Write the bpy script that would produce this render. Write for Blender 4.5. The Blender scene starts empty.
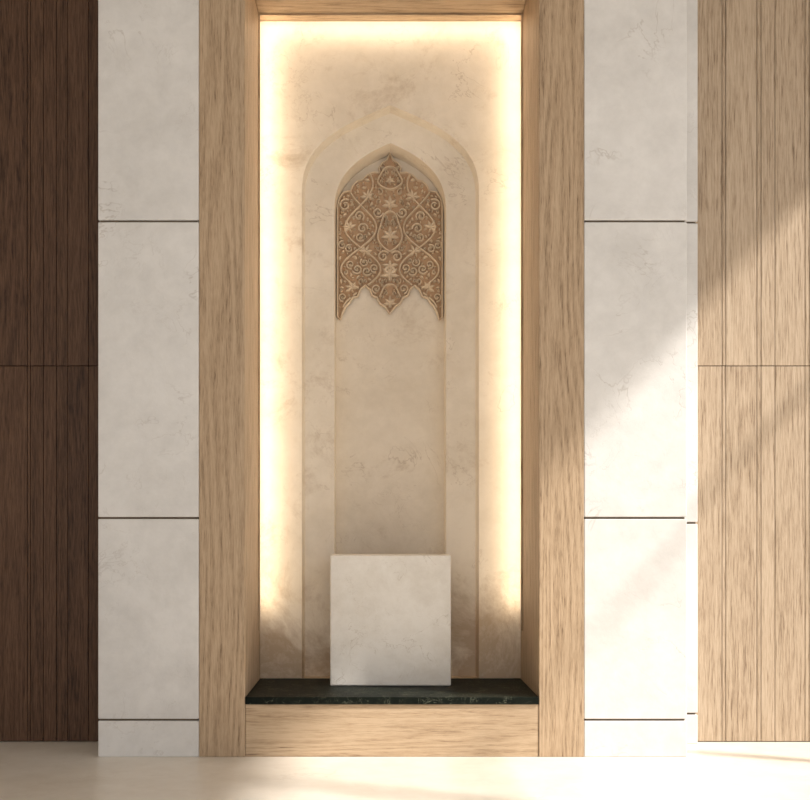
import bpy, bmesh, math, random
from mathutils import Vector, Matrix
random.seed(11)
S=bpy.context.scene
S.view_settings.view_transform='Standard'
COL=S.collection
CX=0.063

# ---------------------------------------------------------------- materials
def newmat(name):
    m=bpy.data.materials.new(name); m.use_nodes=True
    nt=m.node_tree; b=nt.nodes['Principled BSDF']
    return m,nt,b
def math_(nt,op,a,b=None,c=None):
    n=nt.nodes.new('ShaderNodeMath'); n.operation=op
    for i,v in enumerate((a,b,c)):
        if v is None: continue
        if isinstance(v,(int,float)): n.inputs[i].default_value=v
        else: nt.links.new(v,n.inputs[i])
    return n.outputs[0]
def ramp(nt,fac,stops):
    n=nt.nodes.new('ShaderNodeValToRGB'); e=n.color_ramp.elements
    while len(e)<len(stops): e.new(.5)
    for el,(p,c) in zip(e,stops):
        el.position=p; el.color=(*c,1) if len(c)==3 else c
    nt.links.new(fac,n.inputs[0]); return n.outputs[0]
def mix(nt,fac,a,b,mode='MIX'):
    n=nt.nodes.new('ShaderNodeMix'); n.data_type='RGBA'; n.blend_type=mode
    if isinstance(fac,(int,float)): n.inputs[0].default_value=fac
    else: nt.links.new(fac,n.inputs[0])
    for i,v in ((6,a),(7,b)):
        if isinstance(v,tuple): n.inputs[i].default_value=(*v,1)
        else: nt.links.new(v,n.inputs[i])
    return n.outputs[2]
def noise_(nt,vec,scale,detail=4,rough=.55,dist=0,w=None):
    n=nt.nodes.new('ShaderNodeTexNoise'); n.noise_dimensions='4D'
    nt.links.new(vec,n.inputs['Vector'])
    n.inputs['Scale'].default_value=scale; n.inputs['Detail'].default_value=detail
    n.inputs['Roughness'].default_value=rough; n.inputs['Distortion'].default_value=dist
    if w is not None:
        if isinstance(w,(int,float)): n.inputs['W'].default_value=w
        else: nt.links.new(w,n.inputs['W'])
    return n.outputs['Fac']
def mapping(nt,scale):
    tc=nt.nodes.new('ShaderNodeTexCoord'); mp=nt.nodes.new('ShaderNodeMapping')
    mp.inputs['Scale'].default_value=scale
    nt.links.new(tc.outputs['Object'],mp.inputs[0]); return mp.outputs[0]
def bump(nt,b,h,strength,dist=.01):
    n=nt.nodes.new('ShaderNodeBump'); n.inputs['Strength'].default_value=strength
    n.inputs['Distance'].default_value=dist
    nt.links.new(h,n.inputs['Height']); nt.links.new(n.outputs[0],b.inputs['Normal'])

def wood(name,axis,light,mid,dark,rough=.5,ringamt=.08,along=1.0):
    m,nt,b=newmat(name)
    g=nt.nodes.new('ShaderNodeNewGeometry'); rnd=g.outputs['Random Per Island']
    w=math_(nt,'MULTIPLY',rnd,37.0)
    def sc(al,across=1.0):
        s=[across]*3; s['xyz'.index(axis)]=al*along; return tuple(s)
    n1=noise_(nt,mapping(nt,sc(.06)),3.4,2,.5,.12,w)
    rings=math_(nt,'SINE',math_(nt,'MULTIPLY',n1,170.0))
    rings=math_(nt,'MULTIPLY_ADD',rings,.5,.5)
    fine=noise_(nt,mapping(nt,sc(.05)),300,5,.7,.3,w)
    med=noise_(nt,mapping(nt,sc(.055)),115,4,.65,.7,w)
    f=math_(nt,'ADD',math_(nt,'MULTIPLY',rings,ringamt),math_(nt,'ADD',math_(nt,'MULTIPLY',fine,.56),math_(nt,'MULTIPLY',med,.42)))
    f=math_(nt,'ADD',f,math_(nt,'MULTIPLY',math_(nt,'SUBTRACT',rnd,.5),.05))
    c=ramp(nt,f,[(.38,dark),(.48,mid),(.62,light)])
    nt.links.new(c,b.inputs['Base Color'])
    b.inputs['Roughness'].default_value=rough
    b.inputs['Specular IOR Level'].default_value=.25
    bump(nt,b,f,.5,.004)
    return m
def stone(name,base,dark,vein,veinamt=.5,rough=.45,scale=1.0,stain=None,bumps=.12,spec=.3,th=.52,baseshade=False):
    m,nt,b=newmat(name)
    v=mapping(nt,(scale,)*3)
    c1=noise_(nt,v,1.6,6,.6,.6,2.0)
    c2=noise_(nt,v,9,8,.7,.2,5.0)
    f=math_(nt,'ADD',math_(nt,'MULTIPLY',c1,.58),math_(nt,'MULTIPLY',c2,.42))
    c=ramp(nt,f,[(.38,dark),(.58,base)])
    def veins(s,wd,w,th):
        n=noise_(nt,v,s,5,.6,1.3,w)
        a=math_(nt,'ABSOLUTE',math_(nt,'SUBTRACT',n,.5))
        r=ramp(nt,a,[(0,(1,1,1)),(wd,(0,0,0))])
        mk=ramp(nt,noise_(nt,v,2.6,3,.5,0,w+9),[(th,(0,0,0)),(th+.12,(1,1,1))])
        return math_(nt,'MULTIPLY',r,mk)
    v1=veins(1.9,.007,11.0,th); v2=veins(4.2,.010,17.0,th+.04)
    vv=math_(nt,'MAXIMUM',v1,math_(nt,'MULTIPLY',v2,.7))
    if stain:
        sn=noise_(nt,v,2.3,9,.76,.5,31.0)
        if baseshade:   # mottled stain deepened near the ledge, painting in the shade there
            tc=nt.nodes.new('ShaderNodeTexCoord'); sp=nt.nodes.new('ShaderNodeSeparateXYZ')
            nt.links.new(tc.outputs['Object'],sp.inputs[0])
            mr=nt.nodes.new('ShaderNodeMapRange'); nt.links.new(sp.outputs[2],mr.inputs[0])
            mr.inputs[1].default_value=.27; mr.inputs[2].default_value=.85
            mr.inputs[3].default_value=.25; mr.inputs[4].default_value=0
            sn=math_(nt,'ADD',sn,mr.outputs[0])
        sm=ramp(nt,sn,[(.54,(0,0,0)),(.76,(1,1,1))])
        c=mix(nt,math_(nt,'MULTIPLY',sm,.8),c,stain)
    c=mix(nt,math_(nt,'MULTIPLY',vv,veinamt),c,vein)
    nt.links.new(c,b.inputs['Base Color'])
    b.inputs['Roughness'].default_value=rough
    b.inputs['Specular IOR Level'].default_value=spec
    h=math_(nt,'SUBTRACT',c2,math_(nt,'MULTIPLY',vv,.4))
    bump(nt,b,h,bumps,.01)
    return m
def plain(name,col,rough=.6):
    m,nt,b=newmat(name)
    v=mapping(nt,(1,1,1)); n=noise_(nt,v,30,4)
    c=ramp(nt,n,[(.3,tuple(x*.85 for x in col)),(.7,col)])
    nt.links.new(c,b.inputs['Base Color']); b.inputs['Roughness'].default_value=rough
    return m

oak_v=wood('oak_vertical','z',(.55,.41,.275),(.42,.30,.19),(.18,.115,.065))
oak_h=wood('oak_horizontal','x',(.56,.42,.28),(.44,.315,.20),(.21,.14,.085))
oak_panel=wood('oak_wall_panel','z',(.56,.445,.325),(.43,.325,.225),(.20,.135,.085),ringamt=.04,along=.8)
walnut=wood('walnut_wall_panel','z',(.165,.092,.055),(.100,.053,.031),(.036,.019,.012),ringamt=.05)
pil=stone('pilaster_limestone',(.80,.785,.76),(.67,.655,.63),(.40,.35,.30),.42,bumps=.2,th=.50)
nst=stone('niche_limestone',(.87,.785,.66),(.76,.675,.55),(.42,.31,.21),.42,.55,1.3,stain=(.44,.31,.19),baseshade=True,bumps=.2,th=.51)
blk=stone('plinth_limestone',(.88,.84,.77),(.76,.71,.63),(.46,.38,.28),.5,.5,2.0)
flr=stone('floor_travertine',(.85,.79,.70),(.74,.67,.57),(.50,.40,.30),.3,.32,.8)
blkm=stone('black_marble',(.005,.007,.005),(.011,.015,.011),(.25,.26,.19),.8,.5,4.5,bumps=.3,spec=.08,th=.44)
gap=plain('panel_joint',(.10,.075,.055),.9)  # dark backing colour behind the plank joints
gapd=plain('panel_joint_dark',(.05,.03,.02),.9)  # darker backing behind the walnut plank joints
gaps=plain('stone_joint',(.16,.12,.08),.8)
plaster=plain('plaster',(.72,.68,.62),.8)
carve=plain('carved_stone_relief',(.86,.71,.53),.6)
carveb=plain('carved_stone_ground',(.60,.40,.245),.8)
ground_m=plain('terrace_ground',(.5,.45,.38),.9)
added_bar_bronze=plain('added_bar_metal',(.12,.10,.08),.5)

# ---------------------------------------------------------------- mesh helpers
class MB:
    def __init__(s): s.v=[];s.f=[];s.m=[]
    def box(s,x0,x1,y0,y1,z0,z1,mi=0,bev=0.0):
        bm=bmesh.new()
        vs=[bm.verts.new((x,y,z)) for x in(x0,x1) for y in(y0,y1) for z in(z0,z1)]
        for q in((0,1,3,2),(4,6,7,5),(0,4,5,1),(2,3,7,6),(0,2,6,4),(1,5,7,3)):
            bm.faces.new([vs[i] for i in q])
        if bev>0:
            bmesh.ops.bevel(bm,geom=bm.edges[:],offset=bev,segments=2,affect='EDGES',profile=.5)
        bmesh.ops.recalc_face_normals(bm,faces=bm.faces)
        s.add(bm,mi); bm.free()
    def add(s,bm,mi=0):
        o=len(s.v); bm.verts.index_update()
        s.v+= [tuple(v.co) for v in bm.verts]
        for f in bm.faces: s.f.append([o+v.index for v in f.verts]); s.m.append(mi)
    def poly(s,pts,mi=0):
        o=len(s.v); s.v+=list(pts); s.f.append(list(range(o,o+len(pts)))); s.m.append(mi)
    def obj(s,name,mats,smooth=False,merge=False):
        me=bpy.data.meshes.new(name); me.from_pydata(s.v,[],s.f)
        for m in mats: me.materials.append(m)
        me.polygons.foreach_set('material_index',s.m)
        if merge:
            bm=bmesh.new(); bm.from_mesh(me); bmesh.ops.remove_doubles(bm,verts=bm.verts,dist=1e-5)
            bm.to_mesh(me); bm.free()
        if smooth: me.polygons.foreach_set('use_smooth',[True]*len(me.polygons))
        me.update(); o=bpy.data.objects.new(name,me); COL.objects.link(o); return o

# ---------------------------------------------------------------- room shell
WY=.354
XL,XR=-3.0,3.1
H=4.6; YB=-7.0
m=MB(); m.box(XL,XR,YB,1.0,-.1,0); m.obj('floor',[flr])
m=MB(); m.box(XL-.2,XR+.2,YB,1.2,H,H+.15); m.obj('ceiling',[plaster])
m=MB(); m.box(XL-.2,XL,YB,1.2,-.1,H); m.obj('wall_left',[plaster])
HEAD=3.92
m=MB(); m.box(XR,XR+.2,YB,1.2,HEAD,H); m.box(XR,XR+.2,.36,1.2,-.1,HEAD); m.box(XR,XR+.2,YB,-5.4,-.1,HEAD)
m.obj('wall_right',[plaster])
m=MB(); m.box(XL,XR,1.0,1.2,-.1,H); m.obj('wall_back',[plaster])
m=MB()  # unseen bars added across the opening to streak the sunlight
for y in (-5.3,-4.2,-3.1,-2.0,-.62): m.box(XR+.07,XR+.13,y-.03,y+.03,-.1,HEAD,0,.004)
m.box(XR+.085,XR+.115,-5.36,.355,2.88,2.915,0,.004)  # crossbar added for a diagonal shadow band on the right
m.obj('added_window_bars_1',[added_bar_bronze])

def panels(name,edges,mat,seam,g=.0016,z_top=H,gm=None):
    m=MB(); lo,hi=min(edges),max(edges)
    m.box(lo,hi,WY+.02,WY+.10,0,z_top,1)
    for i,(a,b_) in enumerate(zip(edges[:-1],edges[1:])):
        a,b_=min(a,b_),max(a,b_)
        if a>=b_: continue
        m.box(a+g,b_-g,WY,WY+.03,.004,seam-.002,0,.0015)
        m.box(a+g,b_-g,WY,WY+.03,seam+.002,z_top,0,.0015)
    return m.obj(name,[mat,gm or gap])
SEAM=1.812
le=[-1.22,-1.28,-1.345,-1.395,-1.495,-1.55,-1.612,-1.675,-1.69]
x=-1.69
while x>XL+.3:
    for d in (.22,.06,.06,.06):
        x-=d; le.append(x)
le.append(XL)
panels('wood_wall_panel',le,walnut,SEAM,.0012,gm=gapd)
re=[1.30,1.45,1.658,1.676,1.826,1.846,1.913,2.058]
x=2.058
while x<XR-.35:
    for d in (.02,.16,.02,.11):
        x+=d; re.append(x)
re.append(XR)
panels('wood_wall_panel',re,oak_panel,SEAM,.0013)

# ---------------------------------------------------------------- stone pilasters
def stack(m,x0,x1,y0,y1,joints,top,g=.0045):
    zs=[0]+joints+[top]
    for a,b_ in zip(zs[:-1],zs[1:]):
        m.box(x0,x1,y0,y1,a+(g if a>0 else 0),b_-(g if b_<top else 0),0,.004)
    m.box(x0+.008,x1-.008,y0+.012,y1-.002,0.01,top-.01,1)
m=MB(); stack(m,-1.26,-.8065,0,.352,[.1665,1.0755,2.412],H-.01)
m.obj('stone_pilaster',[pil,gaps])
m=MB(); stack(m,.928,1.3905,0,.30,[.1665,1.0755,2.412],H-.01)
stack(m,.928,1.526,.302,.352,[.144,1.055,2.49],H-.01)
m.obj('stone_pilaster',[pil,gaps])

# ---------------------------------------------------------------- oak niche frame
L,R=-.5985,.7245; D=.63; ZT=3.60; ZS=.237
m=MB()
m.box(-.8055,L,0,.95,0,H-.01,0,.003)
m.box(R,.927,0,.95,0,H-.01,0,.003)
m.box(L+.001,R-.001,.0,.95,ZT,H-.01,1,.003)
m.box(L+.001,R-.001,.004,.62,0,ZS,1,.003)
m.obj('oak_niche_frame',[oak_v,oak_h])

# black marble ledge
m=MB(); m.box(L+.001,R-.001,-.006,.628,ZS+.0005,.270,0,.003)
m.obj('marble_ledge',[blkm])

# ---------------------------------------------------------------- mihrab niche wall
def arch(w,zs,za,z0,nv=14,nb=28,cx=CX):
    r=za-zs; half=[]
    for i in range(nv): half.append((w,z0+(zs-z0)*i/nv))
    P=[(w,0),(w,.62*r),(.40*w,r-.40*w*.45),(0,r)]
    for i in range(nb+1):
        t=i/nb; a=[(1-t)**3,3*(1-t)**2*t,3*(1-t)*t*t,t**3]
        half.append((sum(p[0]*k for p,k in zip(P,a)),zs+sum(p[1]*k for p,k in zip(P,a))))
    left=[(cx-u,z) for u,z in half]
    right=[(cx+u,z) for u,z in reversed(half[:-1])]
    return left+right,half
Z0=.2705
c1,h1=arch(.4485,2.744,3.175,Z0)
c1b,_=arch(.4385,2.742,3.163,Z0)
c2,h2=arch(.2870,2.675,3.012,Z0)
Y1,Y1B,Y2,Y3=D,D+.075,D+.085,D+.27
m=MB()
for sgn in(-1,1):
    edge=L+.001 if sgn<0 else R-.001
    for (u0,z0),(u1,z1) in zip(h1[:-1],h1[1:]):
        q=[(edge,Y1,z0),(CX+sgn*u0,Y1,z0),(CX+sgn*u1,Y1,z1),(edge,Y1,z1)]
        if sgn>0: q.reverse()
        m.poly(q)
za=h1[-1][1]
m.poly([(L+.001,Y1,za),(CX,Y1,za),(R-.001,Y1,za),(R-.001,Y1,ZT-.001),(L+.001,Y1,ZT-.001)])
for (ca,ya),(cb,yb) in (((c1,Y1),(c1b,Y1B)),((c1b,Y1B),(c2,Y2)),((c2,Y2),(c2,Y3))):
    for i in range(len(ca)-1):
        m.poly([(ca[i][0],ya,ca[i][1]),(cb[i][0],yb,cb[i][1]),(cb[i+1][0],yb,cb[i+1][1]),(ca[i+1][0],ya,ca[i+1][1])])
n=len(h2)
for i in range(n-1):
    a=h2[i];b_=h2[i+1]
    if b_[0]<1e-6: m.poly([(CX-a[0],Y3,a[1]),(CX+a[0],Y3,a[1]),(CX,Y3,b_[1])])
    else: m.poly([(CX-a[0],Y3,a[1]),(CX+a[0],Y3,a[1]),(CX+b_[0],Y3,b_[1]),(CX-b_[0],Y3,b_[1])])
m.poly([(L+.001,Y1,Z0),(R-.001,Y1,Z0),(R-.001,Y3,Z0),(L+.001,Y3,Z0)])
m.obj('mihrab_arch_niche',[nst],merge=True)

# ---------------------------------------------------------------- concealed LED strips
m=MB(); YLED=D-.08
m.box(L+.0015,L+.010,YLED-.008,YLED,.52,ZT-.002,0,.001)
m.box(R-.010,R-.0015,YLED-.008,YLED,.52,ZT-.002,0,.001)
m.box(L+.011,R-.011,YLED-.008,YLED,ZT-.010,ZT-.0015,1,.001)
m.obj('led_strip_profile',[oak_v,oak_h])
def strip(p0,p1,inward,power):
    ld=bpy.data.lights.new('led_strip_light','AREA'); ld.shape='RECTANGLE'
    p0=Vector(p0);p1=Vector(p1)
    ax=(p1-p0).normalized(); zl=-(Vector((0,1,0))*1.0+Vector(inward)*1.25).normalized()
    ld.size=(p1-p0).length; ld.size_y=.012; ld.energy=power; ld.color=(1,.81,.58)
    o=bpy.data.objects.new('led_strip_light',ld); COL.objects.link(o)
    yl=zl.cross(ax)
    M=Matrix((ax,yl,zl)).transposed().to_4x4(); M.translation=(p0+p1)/2; o.matrix_world=M
strip((L+.012,YLED+.004,.62),(L+.012,YLED+.004,ZT-.02),(1,0,0),3.6)
strip((R-.012,YLED+.004,.62),(R-.012,YLED+.004,ZT-.02),(-1,0,0),3.6)
strip((L+.03,YLED+.004,ZT-.012),(R-.03,YLED+.004,ZT-.012),(0,0,-1),1.2)

# ---------------------------------------------------------------- stone block
m=MB(); m.box(-.231,.3515,.35,.60,.271,.90,0,.006)
m.obj('stone_plinth_block',[blk])

# ---------------------------------------------------------------- carved arabesque
K=.00530
def P(u,py): return (u*K,1.0215+(530-py)*K)
outline=[(0,154),(3,161),(8,164),(11,169),(10,174),(16,173),(23,176),(28,181),(33,182),(38,187),(40,192),(47,193),(51,199),(53,207),(53,317),(50,320),(48,313),(45,307),(41,303),(38,298),(33,297),(30,290),(25,286),(20,290),(18,296),(13,298),(10,304),(5,307),(0,314)]
half=[P(*p) for p in outline]
full=[(u,z) for u,z in half]+[(-u,z) for u,z in reversed(half[1:-1])]
def inside(u,z,poly):
    c=False;j=len(poly)-1
    for i in range(len(poly)):
        xi,yi=poly[i];xj,yj=poly[j]
        if (yi>z)!=(yj>z) and u<(xj-xi)*(z-yi)/(yj-yi)+xi: c=not c
        j=i
    return c
def dist(u,z,poly):
    d=9
    for i in range(len(poly)):
        ax,az=poly[i]; bx,bz=poly[(i+1)%len(poly)]
        dx,dz=bx-ax,bz-az; t=max(0,min(1,((u-ax)*dx+(z-az)*dz)/max(dx*dx+dz*dz,1e-12)))
        d=min(d,math.hypot(u-ax-dx*t,z-az-dz*t))
    return d
YP=Y3-.002
m=MB()
bm=bmesh.new()
vs=[bm.verts.new((CX+u,YP-.012,z)) for u,z in full]
f=bm.faces.new(vs); r=bmesh.ops.extrude_face_region(bm,geom=[f])
for v in r['geom']:
    if isinstance(v,bmesh.types.BMVert): v.co.y+=.012
bmesh.ops.triangulate(bm,faces=bm.faces[:]); bmesh.ops.recalc_face_normals(bm,faces=bm.faces)
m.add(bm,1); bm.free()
YF=YP-.012
used=[]
def ribbon(pts,r,h=.012,closed=False,taper=None):
    n=len(pts); prof=[(-1,0),(-.8,.65),(-.3,1),(.3,1),(.8,.65),(1,0)]
    o=len(m.v)
    for i,(u,z) in enumerate(pts):
        used.append((u,z,r))
        a=pts[(i-1)%n] if closed or i>0 else pts[i]; b_=pts[(i+1)%n] if closed or i<n-1 else pts[i]
        t=Vector((b_[0]-a[0],b_[1]-a[1])); t=t.normalized() if t.length>0 else Vector((1,0)); nn=Vector((-t.y,t.x))
        rr=r*(taper(i/(n-1)) if taper else 1)
        for p,q in prof: m.v.append((CX+u+nn.x*p*rr,YF+.001-h*q*(.5+.5*min(1,rr/r)),z+nn.y*p*rr))
    k=len(prof); cnt=n if closed else n-1
    for i in range(cnt):
        for j in range(k-1):
            a=o+i*k+j; b_=o+((i+1)%n)*k+j
            m.f.append([a,a+1,b_+1,b_]); m.m.append(0)
def clip_runs(pts,marg=.004):
    runs=[];cur=[]
    for p in pts:
        if inside(p[0],p[1],full) and dist(p[0],p[1],full)>marg: cur.append(p)
        else:
            if len(cur)>2: runs.append(cur)
            cur=[]
    if len(cur)>2: runs.append(cur)
    return runs
def strand(pts,r=.0045,taper=None,h=.014):
    for sg in(1,-1):
        for run in clip_runs([(sg*u,z) for u,z in pts]): ribbon(run,r,h*1.7,taper=taper)
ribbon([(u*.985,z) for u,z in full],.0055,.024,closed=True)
def leaf(cx,cz,ang,ln,wd,curl=.12):
    pts=[]
    for i in range(9):
        t=i/8; pts.append((cx+math.cos(ang)*ln*t-math.sin(ang)*curl*ln*math.sin(t*3),cz+math.sin(ang)*ln*t+math.cos(ang)*curl*ln*math.sin(t*3)))
    strand(pts,wd,taper=lambda t:max(.08,math.sin(math.pi*min(1,t*.9+.08))),h=.016)
def ogive(cx,cz,w,hh,r=.0055):
    pts=[]
    for i in range(29):
        a=math.pi*i/28; s_=math.sin(a)
        pts.append((cx+w*abs(s_)**1.15*(1+.16*math.cos(3*a)),cz+hh*math.cos(a)))
    strand(pts,r,h=.018)
def palmette(cx,cz,s_,rot=0):
    for k in range(5):
        a=math.radians(90+rot+(k-2)*48); leaf(cx,cz,a,s_*(1.0 if k==2 else .85),s_*.20,.0)
    leaf(cx,cz,math.radians(-90+rot),s_*.6,s_*.12)
for cz,s_ in ((2.24,.080),(2.60,.105),(2.88,.060)):
    ogive(0,cz,.060,s_)
    palmette(0.001,cz-s_*.25,s_*.52)
palmette(0.001,2.37,.060); palmette(0.001,2.42,.050,180); palmette(0.001,2.74,.050)
for u,z,rt in ((.20,2.30,-20),(.13,2.49,25),(.215,2.62,-30),(.12,2.78,10)):
    palmette(u,z,.046,rt)
for ph,fr in ((0,14.0),(math.pi,14.0)):
    strand([(.155+(.085+.02*math.sin(i*.031))*math.sin((i*.005)*fr+ph+.5),2.10+i*.005) for i in range(180)],.0052,h=.018)
def free(u,z,lim=.05):
    d=min(u,dist(u,z,full)-.004) if inside(u,z,full) else -1
    for a,b_,rr in used:
        if a<-.01: continue
        dd=math.hypot(a-u,b_-z)-rr
        if dd<d: d=dd
        if d<.006: return d
    return min(d,lim)
def curl(cx,cz,R_,ph,hand):
    turns=1.3 if R_>.02 else 1.0
    n_=int(14+16*turns); r_=max(.0030,min(.0054,R_*.19)); pts=[]
    for i in range(n_+1):
        t=i/n_; q=(R_-.2*r_)*(1-.74*t); a=ph+hand*2*math.pi*turns*t
        pts.append((cx+q*math.cos(a),cz+q*math.sin(a)))
    strand(pts,r_,taper=lambda t:1.1-.2*t,h=.015)
    if R_>.012: strand([(cx+.2*r_*math.cos(k),cz+.2*r_*math.sin(k)) for k in [j*math.pi/3 for j in range(7)]],r_*1.3,h=.016)
rng=random.Random(9)
for rmin,rmax,tries in ((.024,.036,900),(.014,.020,1800),(.0080,.013,3200)):
    for _ in range(tries):
        u=rng.uniform(.01,.28); z=rng.uniform(2.10,3.0)
        d=free(u,z,rmax)
        if d>=rmin:
            if rmax<.03 and rng.random()<.65:
                a0=rng.uniform(0,6.28)
                leaf(u-d*.7*math.cos(a0),z-d*.7*math.sin(a0),a0,d*1.5,d*.46,.2)
            else: curl(u,z,d-.001,rng.uniform(0,6.28),rng.choice((-1,1)))
m.obj('carved_arabesque_panel',[carve,carveb],smooth=False)

# ---------------------------------------------------------------- outside terrace
m=MB(); m.box(XR+.2,XR+14,-14,8,-.25,-.12); m.obj('ground',[ground_m])

# ---------------------------------------------------------------- light
sd=bpy.data.lights.new('sun','SUN'); sd.energy=6.2; sd.angle=math.radians(3.0); sd.color=(1,.945,.88)
so=bpy.data.objects.new('sun',sd); COL.objects.link(so); so.location=(8,-4,9)
so.rotation_euler=Vector((-1,.42,-1.05)).to_track_quat('-Z','Y').to_euler()
w=bpy.data.worlds.new('World'); S.world=w; w.use_nodes=True
bg=w.node_tree.nodes['Background']; bg.inputs[0].default_value=(.97,.97,1,1); bg.inputs[1].default_value=1.05

cam=bpy.data.cameras.new('camera'); co=bpy.data.objects.new('camera',cam); COL.objects.link(co)
co.location=(0,-5,1.0215); co.rotation_euler=(math.pi/2,0,0)
cam.sensor_width=36; cam.sensor_fit='HORIZONTAL'; cam.lens=1111.1/810*36
cam.shift_x=27/810; cam.shift_y=130/810
S.camera=co
